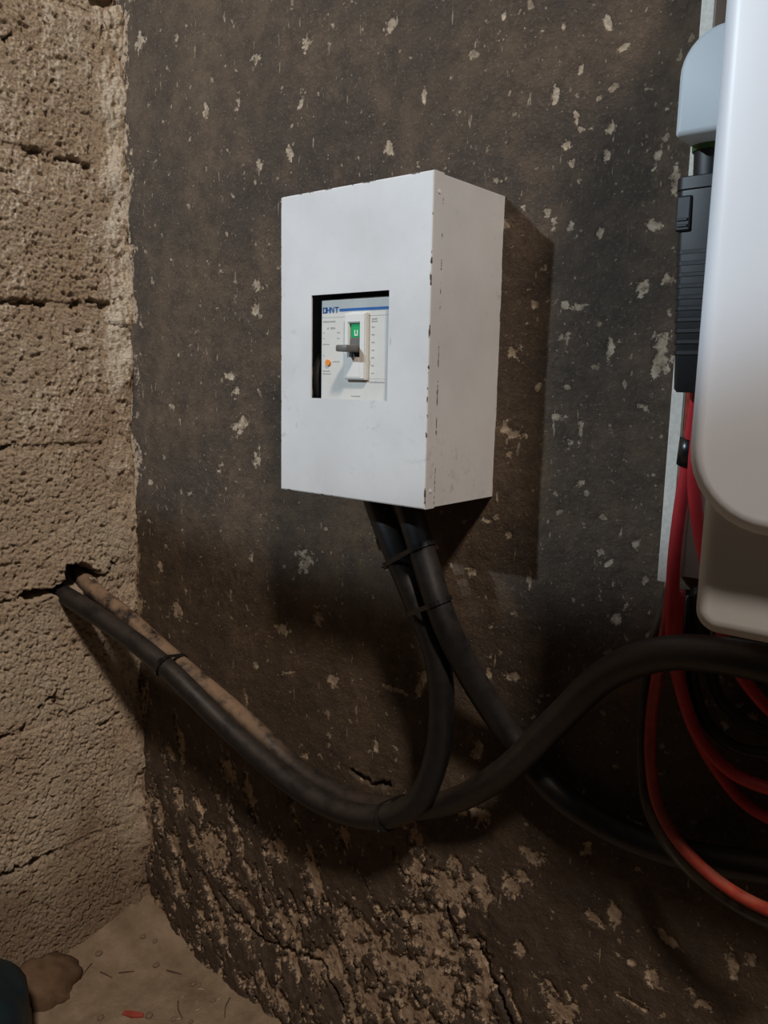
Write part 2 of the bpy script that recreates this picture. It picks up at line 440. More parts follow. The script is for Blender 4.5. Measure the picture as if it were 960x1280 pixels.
PATCH=[ (0.312,0.676,0.0078,0.0078,0),(0.403,0.674,0.0056,0.0092,0),(0.538,0.665,0.0082,0.0067,20),(0.589,0.580,0.0028,0.0100,0),(0.540,0.530,0.0060,0.0070,0),(0.375,0.552,0.0059,0.0087,0),(0.319,0.546,0.0063,0.0070,0),(0.143,0.741,0.0056,0.0052,0),(0.055,0.757,0.0121,0.0087,20),(0.275,0.629,0.0049,0.0091,0),(0.207,0.633,0.0053,0.0104,0),(0.395,0.608,0.0043,0.0075,-30),(0.776,0.524,0.0052,0.0059,10),(0.812,0.509,0.0049,0.0065,0),(0.752,0.547,0.0035,0.0090,0),(0.820,0.577,0.0071,0.0042,0),(0.804,0.601,0.0020,0.0064,30),(0.758,0.610,0.0026,0.0044,0),(0.755,0.577,0.0026,0.0037,0),(0.778,0.567,0.0025,0.0037,0),(0.689,0.636,0.0029,0.0038,0),(0.809,0.484,0.0033,0.0059,0),(0.766,0.499,0.0035,0.0038,0),(0.774,0.480,0.0035,0.0038,0),(0.861,0.475,0.0045,0.0099,0),(0.878,0.448,0.0059,0.0098,0),(0.860,0.415,0.0077,0.0051,0),(0.751,0.436,0.0032,0.0039,0),(0.758,0.424,0.0036,0.0055,0),(0.776,0.419,0.0035,0.0054,0),(0.808,0.411,0.0025,0.0053,0),(0.856,0.358,0.0094,0.0066,25),(0.877,0.363,0.0060,0.0044,0),(0.878,0.293,0.0107,0.0178,0),(0.791,0.342,0.0078,0.0031,0),(0.775,0.344,0.0036,0.0032,0),(0.740,0.347,0.0056,0.0032,0),(0.718,0.298,0.0078,0.0067,0),(0.826,0.299,0.0042,0.0108,5),(0.716,0.214,0.0199,0.0052,-3),(0.774,0.232,0.0073,0.0041,0),(0.800,0.217,0.0014,0.0130,0),(0.867,0.243,0.0087,0.0015,-30),(0.789,0.207,0.0045,0.0041,0),(0.803,0.164,0.0013,0.0082,-60),(0.851,0.031,0.0042,0.0075,0),(0.722,0.101,0.0050,0.0036,0),(0.696,0.113,0.0063,0.0027,0),(0.830,0.097,0.0034,0.0041,0),(0.839,0.086,0.0051,0.0025,30),(0.867,0.110,0.0032,0.0040,0),(0.886,0.020,0.0024,0.0057,0),(0.676,0.050,0.0054,0.0056,0),(0.310,0.390,0.0114,0.0064,0),(0.306,0.360,0.0065,0.0096,0),(0.252,0.267,0.0123,0.0045,0),(0.264,0.247,0.0070,0.0068,0),(0.391,0.311,0.0045,0.0083,0),(0.311,0.152,0.0084,0.0102,0),(0.274,0.200,0.0173,0.0091,30),(0.228,0.129,0.0046,0.0030,0),(0.115,0.219,0.0061,0.0049,0),(0.052,0.094,0.0066,0.0039,0),(0.116,-0.111,0.0149,0.0135,20),(0.360,-0.086,0.0148,0.0083,0),(0.296,0.010,0.0052,0.0071,0),(0.406,0.021,0.0138,0.0156,0),(0.073,-0.042,0.0066,0.0081,0),(0.463,-0.136,0.0088,0.0090,0),(0.431,-0.055,0.0090,0.0101,0),(0.381,-0.145,0.0129,0.0024,20),(0.282,-0.208,0.0036,0.0229,5),(0.306,-0.154,0.0070,0.0050,0),(0.590,-0.097,0.0019,0.0041,0),(0.607,-0.109,0.0049,0.0206,-15),(0.565,-0.120,0.0207,0.0032,0),(0.405,-0.264,0.0112,0.0048,30),(0.456,-0.230,0.0045,0.0047,0),(0.538,-0.204,0.0041,0.0110,10),(0.691,-0.165,0.0066,0.0089,0),(0.735,-0.060,0.0102,0.0056,0),(0.697,-0.159,0.0044,0.0079,20),(0.703,-0.064,0.0043,0.0057,0),(0.117,-0.330,0.0087,0.0427,15),(0.239,-0.345,0.0135,0.0243,15),(0.286,-0.369,0.0111,0.0318,20),(0.196,-0.492,0.0370,0.0315,25),(0.113,-0.438,0.0133,0.0205,15),(0.083,-0.362,0.0136,0.0117,0),(0.353,-0.428,0.0139,0.0208,25),(0.432,-0.445,0.0159,0.0439,20),(0.265,-0.547,0.0425,0.0168,-25),(0.374,-0.550,0.0516,0.0186,-25),(0.502,-0.512,0.0237,0.0442,15),(0.609,-0.356,0.0127,0.0287,-15),(0.659,-0.356,0.0309,0.0279,10),(0.705,-0.335,0.0134,0.0228,20),(0.637,-0.433,0.0421,0.0444,0),(0.574,-0.512,0.0326,0.0425,20),(0.652,-0.499,0.0368,0.0337,0),(0.709,-0.430,0.0157,0.0318,25),(0.748,-0.311,0.0125,0.0140,0),(0.669,-0.319,0.0117,0.0084,0),(0.533,-0.583,0.0288,0.0271,0),(0.616,-0.560,0.0389,0.0233,0),(0.712,-0.483,0.0158,0.0258,30),(0.756,-0.459,0.0042,0.0312,30),(0.763,-0.299,0.0122,0.0098,0),(0.772,-0.264,0.0180,0.0068,0),(0.838,-0.229,0.0054,0.0082,0),(0.874,-0.292,0.0078,0.0127,15),(0.850,-0.309,0.0081,0.0074,0),(0.925,-0.291,0.0112,0.0052,-20),(0.992,-0.288,0.0064,0.0133,15),(1.008,-0.275,0.0042,0.0065,0),(0.817,-0.435,0.0193,0.0257,20),(0.763,-0.387,0.0062,0.0091,0),(0.895,-0.338,0.0051,0.0036,0),(0.917,-0.341,0.0073,0.0090,20),(0.958,-0.337,0.0038,0.0087,20),(0.970,-0.344,0.0075,0.0043,0),(0.898,-0.384,0.0170,0.0037,0),(0.701,-0.244,0.0132,0.0101,0),(0.607,-0.310,0.0101,0.0153,0),(0.672,-0.249,0.0184,0.0082,-10),(0.484,-0.356,0.0118,0.0119,0),(0.884,-0.183,0.0117,0.0052,-20),(0.964,-0.049,0.0043,0.0039,0),(0.988,-0.038,0.0034,0.0038,0),(0.862,-0.128,0.0034,0.0035,0) ]
FLOOR = -0.7175

# ------------------------------------------------------------------ wall_back (dark coated plaster wall carrying the box)
def build_wall_back():
    xs = np.concatenate([[-.06, -.03], np.arange(0, 1.045, .0025), np.arange(1.06, 2.3, .04)])
    zs = np.concatenate([[-.80, -.76], np.arange(-.735, .86, .0025), np.arange(.88, 1.7, .04)])
    X, Z = np.meshgrid(xs, zs, indexing='ij')
    peel = np.full(X.shape, -.6)
    wob = fbm(X * 60, Z * 60, 3, 5) * .55
    wx = X + fbm(X * 45, Z * 45, 2, 21) * .006; wz = Z + fbm(X * 45, Z * 45, 2, 22) * .006
    for (cx, cz, rx, rz, an) in PATCH:
        big = max(rx, rz) > .017
        R = max(rx, rz) * 2.2
        i0, i1 = np.searchsorted(xs, [cx - R, cx + R]); j0, j1 = np.searchsorted(zs, [cz - R, cz + R])
        if i1 <= i0 or j1 <= j0: continue
        sl = (slice(i0, i1), slice(j0, j1))
        dx = (wx if big else X)[sl] - cx; dz = (wz if big else Z)[sl] - cz
        a = math.radians(an); u = dx * math.cos(a) - dz * -math.sin(a); w = -dx * -math.sin(a) * -1 + dz * math.cos(a)
        u = dx * math.cos(a) + dz * math.sin(a); w = -dx * math.sin(a) + dz * math.cos(a)
        d = np.sqrt((u / max(rx, .0028))**2 + (w / max(rz, .0028))**2)
        peel[sl] = np.maximum(peel[sl], 1.08 - .62 * d + wob[sl] * (1.3 if big else .9))
    # slanting flake streaks that grow denser towards the foot of the wall
    a = math.radians(24); u = X * math.cos(a) + Z * math.sin(a); w = -X * math.sin(a) + Z * math.cos(a)
    low = smooth(-.16, -.52, Z)
    low = low * (1 - .55 * smooth(.62, .85, X))
    st = fbm(u * 34, w * 17, 5, 11)
    peel = np.maximum(peel, st * 1.7 - .25 + low * .55 - (1 - low) * .70)
    peel = peel + low * .55 * fbm(u * 120, w * 70, 3, 13)
    corner = smooth(.034, .0, X + fbm(X * 30, Z * 14, 4, 9) * .045)
    peel = np.maximum(peel, corner * .9 - .1)
    # shallow chips in a few places of the upper wall
    st2 = fbm(X * 22, Z * 22, 4, 31)
    peel = np.maximum(peel, st2 * 1.5 - .62)
    soil_shade = np.clip(smooth(-.10, -.42, Z + fbm(X * 6, Z * 6, 3, 41) * .12), 0, 1)
    soil_shade = np.maximum(soil_shade, smooth(.0, .3, corner) * .85)
    h = .004 * fbm(X * 4, Z * 4, 3, 2) + .0012 * fbm(X * 28, Z * 28, 4, 3) + .0007 * fbm(X * 110, Z * 110, 3, 4)
    h -= smooth(.38, .52, peel) * (.0012 + .0045 * low)
    h += low * (.006 * fbm(u * 9, w * 7, 4, 51) + .003 * np.abs(fbm(u * 36, w * 24, 3, 52)))
    # open fissures in the plaster skirt
    for cr in ([(.215, -.560), (.264, -.589), (.311, -.601), (.383, -.585), (.441, -.575), (.473, -.603), (.497, -.641), (.51, -.69)],
               [(.500, -.255), (.535, -.262), (.560, -.252)], [(.70, -.41), (.735, -.455), (.76, -.50)], [(.655, -.385), (.672, -.43)]):
        d = seg_dist(X + fbm(X * 90, Z * 90, 2, 61) * .006, Z + fbm(X * 90, Z * 90, 2, 62) * .006, cr)
        h -= .010 * smooth(.0045, .0012, d)
    lip = seg_dist(X, Z, [(.264, -.60), (.311, -.612), (.383, -.60), (.441, -.59), (.48, -.63)])
    h += .010 * smooth(.0, -.05, Z + .60 + .2 * (X - .3)**2) * smooth(.1, .2, X) * smooth(.55, .45, X) * .6
    V = np.stack([X, -h, Z], -1).reshape(-1, 3)
    return grid_mesh('wall_back', V, len(xs), len(zs), M['wall'], flip=False, attrs={'peel': peel, 'soil_shade': soil_shade})
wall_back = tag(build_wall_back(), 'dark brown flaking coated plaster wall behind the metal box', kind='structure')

# ------------------------------------------------------------------ wall_left (rough cement blocks with partly open joints)
JOINTS = [-.745, -.507, -.278, -.067, .155, .366, .579, .79, 1.01]
def left_height(S, Z):
    reg = smooth(-.15, .30, fbm(S * 9, Z * 9, 2, 71))
    peb = worley(S * 170, Z * 170, 3)
    h = .006 * fbm(S * 6, Z * 6, 3, 72) + .0022 * fbm(S * 40, Z * 40, 4, 73)
    h += (.0016 + .0032 * reg) * (.62 - peb) + .0010 * fbm(S * 240, Z * 240, 2, 74)
    pit = fbm(S * 75, Z * 75, 3, 75)
    h -= .0055 * smooth(.26, .46, pit) + .0035 * smooth(.22, .40, fbm(S * 150, Z * 150, 2, 79))
    h += .024 * smooth(.05, .0, S) * (.30 + fbm(S * 12, Z * 11, 4, 76))
    js = .004; jz = fbm(S * 70, Z * 70, 3, 77) * .009; jx = fbm(S * 70, Z * 70, 3, 78) * .009
    for k, cr in enumerate(CRACKS):
        d = seg_dist(S + jx, Z + jz, cr)
        wd = (.0058 if k < 5 else .0034) * np.clip(.75 + 1.5 * fbm(S * 60, Z * 30, 2, 120 + k), .12, 1.5)
        h -= .022 * np.clip((wd - d) / (wd * .65), 0, 1)
    sd = poly_sd(S + jx * .8, Z + jz * .8, HOLE)
    h -= .085 * smooth(.003, -.005, sd)
    h += .004 * smooth(.03, .0, np.abs(sd)) * (sd > 0)
    # dark cavity high in the corner
    d = np.hypot((S - .035) / .042, (Z - .832 + .02 * fbm(S * 30, Z * 30, 2, 80)) / .020)
    h -= .05 * smooth(1.1, .8, d)
    return h
def build_wall_left():
    ss = np.concatenate([[-.02], np.arange(0, .30, .0018), np.arange(.31, .92, .03)])
    zs = np.concatenate([np.arange(-.78, .87, .0030), np.arange(.9, 1.7, .04)])
    S, Z = np.meshgrid(ss, zs, indexing='ij')
    h = left_height(S, Z) - .0005
    for j in JOINTS:                                    # joints a little raked back
        h -= .0012 * smooth(.012, .004, np.abs(Z - j + fbm(S * 20, Z * 3, 2, 85) * .006)) * smooth(.03, .05, S)
    inside = smooth(.05, .062, S) * (S < .43)
    dj = np.min([np.abs(Z - j) for j in JOINTS], axis=0)
    h -= .006 * inside * smooth(.012, .02, dj)        # bed behind the blocks
    soil_shade = np.clip(smooth(-.42, -.62, Z + fbm(S * 9, Z * 9, 3, 86) * .10) * .8, 0, 1)  # soil towards the base, with painted shade in the same tint
    V = np.stack([h, -S, Z], -1).reshape(-1, 3)
    w = grid_mesh('wall_left', V, len(ss), len(zs), M['block'], flip=False, attrs={'soil_shade': soil_shade})
    tag(w, 'rough tan cement block wall with a broken cable hole', kind='structure')
    for c in range(len(JOINTS) - 1):
        for (s0, s1) in ((.046, .425), (.435, .80)):
            fine = s0 < .1
            z0, z1 = JOINTS[c] + .0025, JOINTS[c + 1] - .0025
            s = np.concatenate([np.arange(s0, .30, .0017), np.arange(.30, s1, .015), [s1]]) if fine else np.linspace(s0, s1, 24)
            z = np.arange(z0, z1 + .0001, .0019) if (fine and z0 < .82) else np.linspace(z0, z1, 16)
            S, Z = np.meshgrid(s, z, indexing='ij')
            ed = np.minimum(np.minimum(S - s0, s1 - S), np.minimum(Z - z0, z1 - Z)) + fbm(S * 45, Z * 45, 3, 88 + c) * .004
            h = left_height(S, Z) + .0006 - (.0035 + .010 * smooth(-.05, .35, fbm(S * 18, Z * 9, 2, 97 + c))) * smooth(.0050, -.002, ed)
            soil_shade = np.clip(smooth(-.42, -.62, Z + fbm(S * 9, Z * 9, 3, 86) * .10) * .8 + .12 * fbm(S * 3 + c, Z * 3, 2, 89), 0, 1)
            V = np.stack([h, -S, Z], -1).reshape(-1, 3)
            grid_mesh('cement_block', V, len(s), len(z), M['block'], parent=w, flip=False, attrs={'soil_shade': soil_shade})
    return w
wall_left = build_wall_left()

# ------------------------------------------------------------------ floor
def floor_h(X, Y):
    S = -Y
    h = .004 * fbm(X * 9, Y * 9, 4, 91) + .0015 * fbm(X * 60, Y * 60, 3, 92)
    h = h + .030 * np.exp(-(X / .05)) + .010 * np.exp(-(S / .035)) + .022 * np.exp(-((X - .02)**2 + (S - .03)**2) / .006)
    return h
def build_floor():
    xs = np.concatenate([np.arange(-.02, .60, .004), np.arange(.62, 2.3, .05)])
    ys = np.concatenate([np.arange(-.9, -.45, .05), np.arange(-.45, .02, .004)])
    X, Y = np.meshgrid(xs, ys, indexing='ij')
    V = np.stack([X, Y, FLOOR - .006 + floor_h(X, Y)], -1).reshape(-1, 3)
    return grid_mesh('floor', V, len(xs), len(ys), M['dirt'])
tag(build_floor(), 'dusty earth floor banked up in the wall corner', kind='structure')

# ------------------------------------------------------------------ breaker enclosure (white metal box)
BX0, BX1, BZ0, BZ1, BY = .4946, .7005, .1395, .4595, -.1287
LID = .0165
def build_enclosure():
    e = empty('breaker_enclosure', ((BX0 + BX1) / 2, 0, BZ0))
    tag(e, 'white sheet metal box with a square window, fixed to the dark wall', 'electrical box')
    t = .0018; g = .0010
    x0, x1, z0, z1 = BX0 + g, BX1 - g, BZ0 + g, BZ1 - g; yf = BY + .004; yb = .003
    mb = MB()
    mb.box(x0, x0 + t, yf, yb, z0, z1); mb.box(x1 - t, x1, yf, yb, z0, z1)
    mb.box(x0 + t, x1 - t, yf, yb, z1 - t, z1); mb.box(x0 + t, x1 - t, yb - t, yb, z0 + t, z1 - t)
    # bottom plate with the cable opening left free
    hx0, hx1, hy0, hy1 = .555, .664, -.100, -.035
    mb.box(x0 + t, hx0, yf, yb - t, z0, z0 + t); mb.box(hx1, x1 - t, yf, yb - t, z0, z0 + t)
    mb.box(hx0, hx1, yf, hy0, z0, z0 + t); mb.box(hx0, hx1, hy1, yb - t, z0, z0 + t)
    mb.build('box_body', make_box_paint('box_body_enamel', [(0, BX1 - (BX0 + BX1) / 2, 1, 0.0), (0, BX1 - (BX0 + BX1) / 2, 1, BY + LID)]), e)
    # lid: front sheet with a window, folded lips all round
    wx0, wx1, wz0, wz1 = .5424, .6497, .2448, .3535
    lb = MB()
    X = [BX0, wx0, wx1, BX1]; Z = [BZ0, wz0, wz1, BZ1]; yi = BY + .0016; r = .0016
    def ring(o, i, yo, yi_):                            # quad strip between two rectangles
        po = [(o[0], yo, o[2]), (o[1], yo, o[2]), (o[1], yo, o[3]), (o[0], yo, o[3])]
        pi = [(i[0], yi_, i[2]), (i[1], yi_, i[2]), (i[1], yi_, i[3]), (i[0], yi_, i[3])]
        return po + pi, [(k, (k + 1) % 4, 4 + (k + 1) % 4, 4 + k) for k in range(4)]
    O = (BX0, BX1, BZ0, BZ1); W = (wx0, wx1, wz0, wz1)
    def ins(q, d): return (q[0] + d, q[1] - d, q[2] + d, q[3] - d)
    lb.add(*ring(ins(O, r), W, BY, BY))                  # face
    lb.add(*ring(ins(O, r * .3), ins(O, r), BY + r * .3, BY)); lb.add(*ring(O, ins(O, r * .3), BY + r, BY + r * .3))
    lb.add(*ring(O, O, BY + LID, BY + r))                # lips
    lb.add(*ring(ins(O, .0009), O, BY + LID, BY + LID)); lb.add(*ring(ins(O, .0009), ins(O, .0009), BY + .002, BY + LID))
    lb.add(*ring(W, W, BY, yi)); lb.add(*ring(W, ins(O, .0009), yi, yi))
    cx = (BX0 + BX1) / 2
    lid = lb.build('box_lid', make_box_paint('box_lid_enamel', [(0, BX1 - cx, 1, BY), (2, BZ1 - BZ0, 1, BY), (2, 0.0, 1, BY), (0, BX0 - cx, 1, BY), (0, BX1 - cx, 1, BY + LID)]), e)
    bm = bmesh.new(); bm.from_mesh(lid.data); bmesh.ops.remove_doubles(bm, verts=bm.verts, dist=1e-5); bmesh.ops.recalc_face_normals(bm, faces=bm.faces); bm.to_mesh(lid.data); bm.free()
    for (sx, sz) in ((BX1 - .0005, BZ1 - .018), (BX1 - .0005, BZ0 + .018)):
        sb = MB(); tube(sb, [(sx, BY + .009, sz), (sx + .0012, BY + .009, sz)], .0018, 10); sb.build('rivet', M['plastic_white'], e)
    return e
build_enclosure()

# ------------------------------------------------------------------ moulded case breaker seen in the window
def build_breaker():
    e = empty('circuit_breaker', (.598, -.004, .188))
    tag(e, 'moulded case circuit breaker with grey toggle inside the box window', 'circuit breaker')
    F = -.1085
    MB().box(.534, .664, -.088, .0085, .188, .430, .002).build('case', M['brk_case'], e)
    face = MB().box(.5388, .662, F, -.086, .205, .3495, .0012).build('face_plate', M['brk_face'], e)
    # toggle frame
    fx0, fx1, fz0, fz1 = .5775, .6065, .2655, .3335; sx0, sx1, sz0, sz1 = .5838, .5985, .2885, .3235; yo = F - .0060
    mb = MB()
    def prism(poly_o, poly_i, y0, y1):
        n = 4
        v = [(x, y0, z) for x, z in poly_o] + [(x, y0, z) for x, z in poly_i] + [(x, y1, z) for x, z in poly_o] + [(x, y1, z) for x, z in poly_i]
        f = []
        for k in range(4):
            j = (k + 1) % 4
            f += [(k, j, 4 + j, 4 + k), (8 + k, 12 + k, 12 + j, 8 + j), (k, 8 + k, 8 + j, j), (4 + k, 4 + j, 12 + j, 12 + k)]
        return v, f
    mb.add(*prism([(fx0, fz0), (fx1, fz0), (fx1, fz1), (fx0, fz1)], [(sx0, sz0), (sx1, sz0), (sx1, sz1), (sx0, sz1)], yo, F + .001))
    fr = mb.build('toggle_frame', M['brk_white'], e)
    bm = bmesh.new(); bm.from_mesh(fr.data)
    bmesh.ops.recalc_face_normals(bm, faces=bm.faces)
    bmesh.ops.bevel(bm, geom=[q for q in bm.edges if abs(q.verts[0].co.y - (yo + .004)) < 1e-5 and abs(q.verts[1].co.y - (yo + .004)) < 1e-5 and len(q.link_faces) == 2 and q.calc_face_angle(0) > .5], offset=.0011, segments=2, affect='EDGES')
    bm.to_mesh(fr.data); bm.free()
    MB().box(sx0 + .0004, sx1 - .0004, F - .0005, F + .001, sz0 + .0004, sz1 - .0004).build('slot_floor', M['brk_case'], e)
    # green ON flag
    fl = MB().box(.5850, .5982, F - .0035, F, .3085, .3228, .0005).build('on_flag', M['green'], e)
    q = MB(); y = F - .0038; q.box(.5900, .5910, y, F - .003, .3115, .3165); q.box(.5935, .5945, y, F - .003, .3115, .3165); q.box(.5900, .5945, y, F - .003, .3106, .3118)
    q.build('flag_mark', M['white_print'], fl)
    # toggle: curved shield and protruding lever
    sh = MB().box(.5848, .5982, F - .0045, F, .2945, .3085, .0008); sh.build('toggle_shield', M['handle'], e)
    lv = MB(); slab_pts = []
    lv.box(.5850, .5980, -.1215, F, .2935, .3010, .0012)
    lv.box(.5836, .5994, -.1345, -.1205, .2936, .3004, .0016)
    auto_smooth(lv.build('toggle_lever', M['handle'], e))
    # lower slope of the frame
    w = MB().add([(.5838, yo - .0004, .2885), (.5985, yo - .0004, .2885), (.6010, yo - .0004, .268), (.5805, yo - .0004, .268),
                  (.5838, yo + .001, .2885), (.5985, yo + .001, .2885), (.6010, yo + .001, .268), (.5805, yo + .001, .268)],
                 [(0, 3, 2, 1), (4, 5, 6, 7), (0, 1, 5, 4), (1, 2, 6, 5), (2, 3, 7, 6), (3, 0, 4, 7)]).build('frame_tongue', M['brk_white'], e)
    # trip button
    tb = MB(); tube(tb, [(.5500, F + .001, .2830), (.5500, F - .0018, .2830)], .0034, 18); tb.build('trip_button', M['orange'], e)
    # brand lettering and stripe
    yp = F - .00035; yq = F + .0004
    L = MB(); hz0, hz1 = .3352, .3412; th = .0012
    def hb(x0, x1, z0, z1): L.box(x0, x1, yp, yq, z0, z1)
    x = .5412
    hb(x, x + th, hz0, hz1); hb(x, x + .0052, hz1 - th, hz1); hb(x, x + .0052, hz0, hz0 + th); hb(x + .0042, x + .0052, hz0, hz1)      # C closed by the H
    x += .0056; hb(x, x + th, hz0, hz1); hb(x - .001, x + .0042, .3376, .3388); hb(x + .0036, x + .0036 + th, hz0, hz1)                 # H
    x += .0054
    L.add([(x, yp, hz1), (x + .0014, yp, hz1), (x + .0052, yp, hz0), (x + .0038, yp, hz0)], [(0, 3, 2, 1)]); hb(x + .0042, x + .0052, hz0, hz1); hb(x - .0005, x + .0006, hz0, hz1)   # N
    x += .0062; hb(x, x + .0056, hz1 - th, hz1); hb(x + .0022, x + .0036, hz0, hz1)                                                      # T
    L.build('brand_lettering', M['blue'], face)
    MB().box(.5655, .6618, yp, yq, .3363, .3391).build('brand_stripe', M['blue'], face)
    # fine print: rows too small to read, rules and boxes
    P = MB(); rng = np.random.RandomState(3)
    def row(x0, x1, z, h=.0011):
        x = x0
        while x < x1:
            w_ = .0006 + .0012 * rng.rand(); P.box(x, min(x + w_, x1), yp + .0002, yq, z, z + h * (.7 + .4 * rng.rand())); x += w_ + .0004
    P.box(.5395, .5775, yp + .0002, yq, .3305, .3308); P.box(.6065, .6618, yp + .0002, yq, .3305, .3308); P.box(.6065, .6618, yp + .0002, yq, .2665, .2667)
    row(.5415, .5595, .3255, .0016); row(.5475, .5500, .3185, .0016); row(.5525, .5590, .3185, .0018)
    for z in (.3140, .3080): row(.5415, .5435, z); row(.5620, .5660, z)
    row(.5415, .5510, .3020); row(.5415, .5435, .2900); row(.5555, .5660, .2835); row(.5415, .5520, .2735); row(.5415, .5535, .2705)
    row(.6105, .6180, .3265, .0016); row(.6105, .6180, .3240, .0016)
    for k in range(7): row(.6105, .6145, .3185 - k * .0078, .0014); row(.6330, .6350, .3185 - k * .0078, .0014)
    row(.6095, .6290, .2625, .0015); row(.5830, .5960, .2475, .0013)
    tag(P.build('fine_print', M['print'], face), kind='stuff')
    e.location = Vector(e.location) + Vector((.0089, -.0102, 0))
    return e
build_breaker()
wi = MB(); tube(wi, catmull([(.5260, -.060, .32), (.527, -.095, .290), (.5265, -.103, .262), (.529, -.098, .235), (.530, -.075, .170)]), .0058, 12)
tag(wi.build('sensor_wire', M['thin'], None, True), 'black wire curled beside the breaker inside the box window', 'wire')

# ------------------------------------------------------------------ thick black cables
def cable(name, pts, r, mat, label, cat='cable', group=None, seg=18, wob=.03, seed=1):
    mb = MB(); tube(mb, catmull(pts), r, seg, wob, seed)
    return tag(mb.build(name, mat, None, True), label, cat, group)
cable('power_cable', C1, .0148, M['cable'], 'thick black cable bending from the metal box left into the wall hole', seed=1)
cable('power_cable', C2, .0148, M['cable'], 'thick black cable running from the metal box down right along the wall', seed=2)
cable('power_cable', C3, .0148, M['dusty'], 'thick dust-coated cable from the wall hole looping up under the inverter', seed=3)

def zip_tie(ca, cb, axis, r, label, width=.0052, head=1):
    """nylon band around two neighbouring cables; ca, cb are the cable centres"""
    a = Vector(axis).normalized(); ca = Vector(ca); cb = Vector(cb)
    d = cb - ca; d -= a * d.dot(a); L = d.length; d.normalize(); n = a.cross(d); mid = (ca + cb) / 2
    e = empty('cable_tie', mid); tag(e, label, 'cable tie', 'nylon cable ties')
    prof = []
    for k in range(13):
        t = -math.pi / 2 + math.pi * k / 12; prof.append((L / 2 + r * math.cos(t), r * math.sin(t)))
    for k in range(13):
        t = math.pi / 2 + math.pi * k / 12; prof.append((-L / 2 + r * math.cos(t), r * math.sin(t)))
    mb = MB(); V = []; m = len(prof); th = .0014
    for (sc, off) in ((0, -width / 2), (th, -width / 2), (th, width / 2), (0, width / 2)):
        for (u, w) in prof:
            q = math.hypot(max(abs(u) - L / 2, 0), w) or 1
            uu = u + sc * (math.copysign(max(abs(u) - L / 2, 0), u) / q); ww = w + sc * w / q
            V.append(tuple(mid + d * uu + n * ww + a * off))
    f = [(s * m + k, s * m + (k + 1) % m, ((s + 1) % 4) * m + (k + 1) % m, ((s + 1) % 4) * m + k) for s in range(4) for k in range(m)]
    mb.add(V, f); mb.build('band', M['tie'], e)
    hb = MB(); hc = mid - d * (L / 2 + r * .8) + n * (r * .62 * head); hb.box(-.0042, .0042, -.003, .003, -.004, .004, .0008)
    hb.v = [tuple(hc + d * p[0] + n * p[1] + a * p[2]) for p in hb.v]; hb.build('lock_head', M['tie'], e)
    tb = MB(); tube(tb, [hc, hc - d * .006 + n * .003 * head], .0016, 8); tb.build('cut_tail', M['tie'], e)
    return e
def at_path(pts, k):                                        # point and direction near control point k
    p = np.array(pts); return p[k], p[min(k + 1, len(p) - 1)] - p[max(k - 1, 0)]
def across(pts, c, axis):                                   # where another cable crosses the plane of the tie
    p = catmull(pts, .002); a = np.array(axis) / np.linalg.norm(axis); d = p - np.array(c)
    k = np.argmin(np.abs(d @ a) + 10 * (np.linalg.norm(d, axis=1) > .06)); return p[k]
_p, _t = at_path(C1, 2)
zip_tie(_p, across(C2, _p, _t), _t, .0156, 'upper black nylon tie binding the two cables just below the metal box')
_p, _t = at_path(C1, 3)
zip_tie(_p, across(C2, _p, _t), _t, .0156, 'second black nylon tie on the two cables, further below the metal box')
_p, _t = at_path(C1, 12)
zip_tie(_p, across(C3, _p, _t), _t, .0156, 'black nylon tie on the dusty cable pair near the wall hole', head=-1)
_p, _t = at_path(C1, 8)
zip_tie(_p, across(C3, _p, _t), _t, .0156, 'black nylon tie at the lowest bend of the cable pair')

# ------------------------------------------------------------------ board behind the inverter
def build_board():
    e = empty('mounting_board', (.93, 0, .089))
    tag(e, 'pale chipboard mounting board standing proud of the dark wall', 'board')
    MB().box(.9085, .9192, -.050, .004, .0893, .90, .0006).build('side_edge', M['chip'], e)
    MB().box(.9192, 1.42, -.0135, .004, .0890, .90, .0006).build('back_board', M['back'], e)
    MB().box(.9192, .9204, -.0492, -.0135, .0895, .90).build('inner_face', M['board'], e)
build_board()

# ------------------------------------------------------------------ inverter
def build_inverter():
    e = empty('inverter', (1.19, -.013, .0955))
    tag(e, 'large white rounded inverter mounted over the board', 'inverter')
    mb = MB(); slab(mb, .9905, 1.41, .0955, .80, -.0140, -.205, (.016, .016, .03, .03), .012)
    auto_smooth(mb.build('casing', M['body_grey'], e), 35)
    mb = MB(); slab(mb, .9878, 1.41, .1730, .82, -.200, -.236, (.054, .054, .054, .054), .012)
    auto_smooth(mb.build('front_cover', M['plastic_white'], e), 35)
    mb = MB(); slab(mb, .9325, 1.00, .4445, .5160, -.085, -.150, (.003, .003, .003, .030), .004)
    auto_smooth(mb.build('terminal_cover', M['cover_blue'], e), 35)
build_inverter()

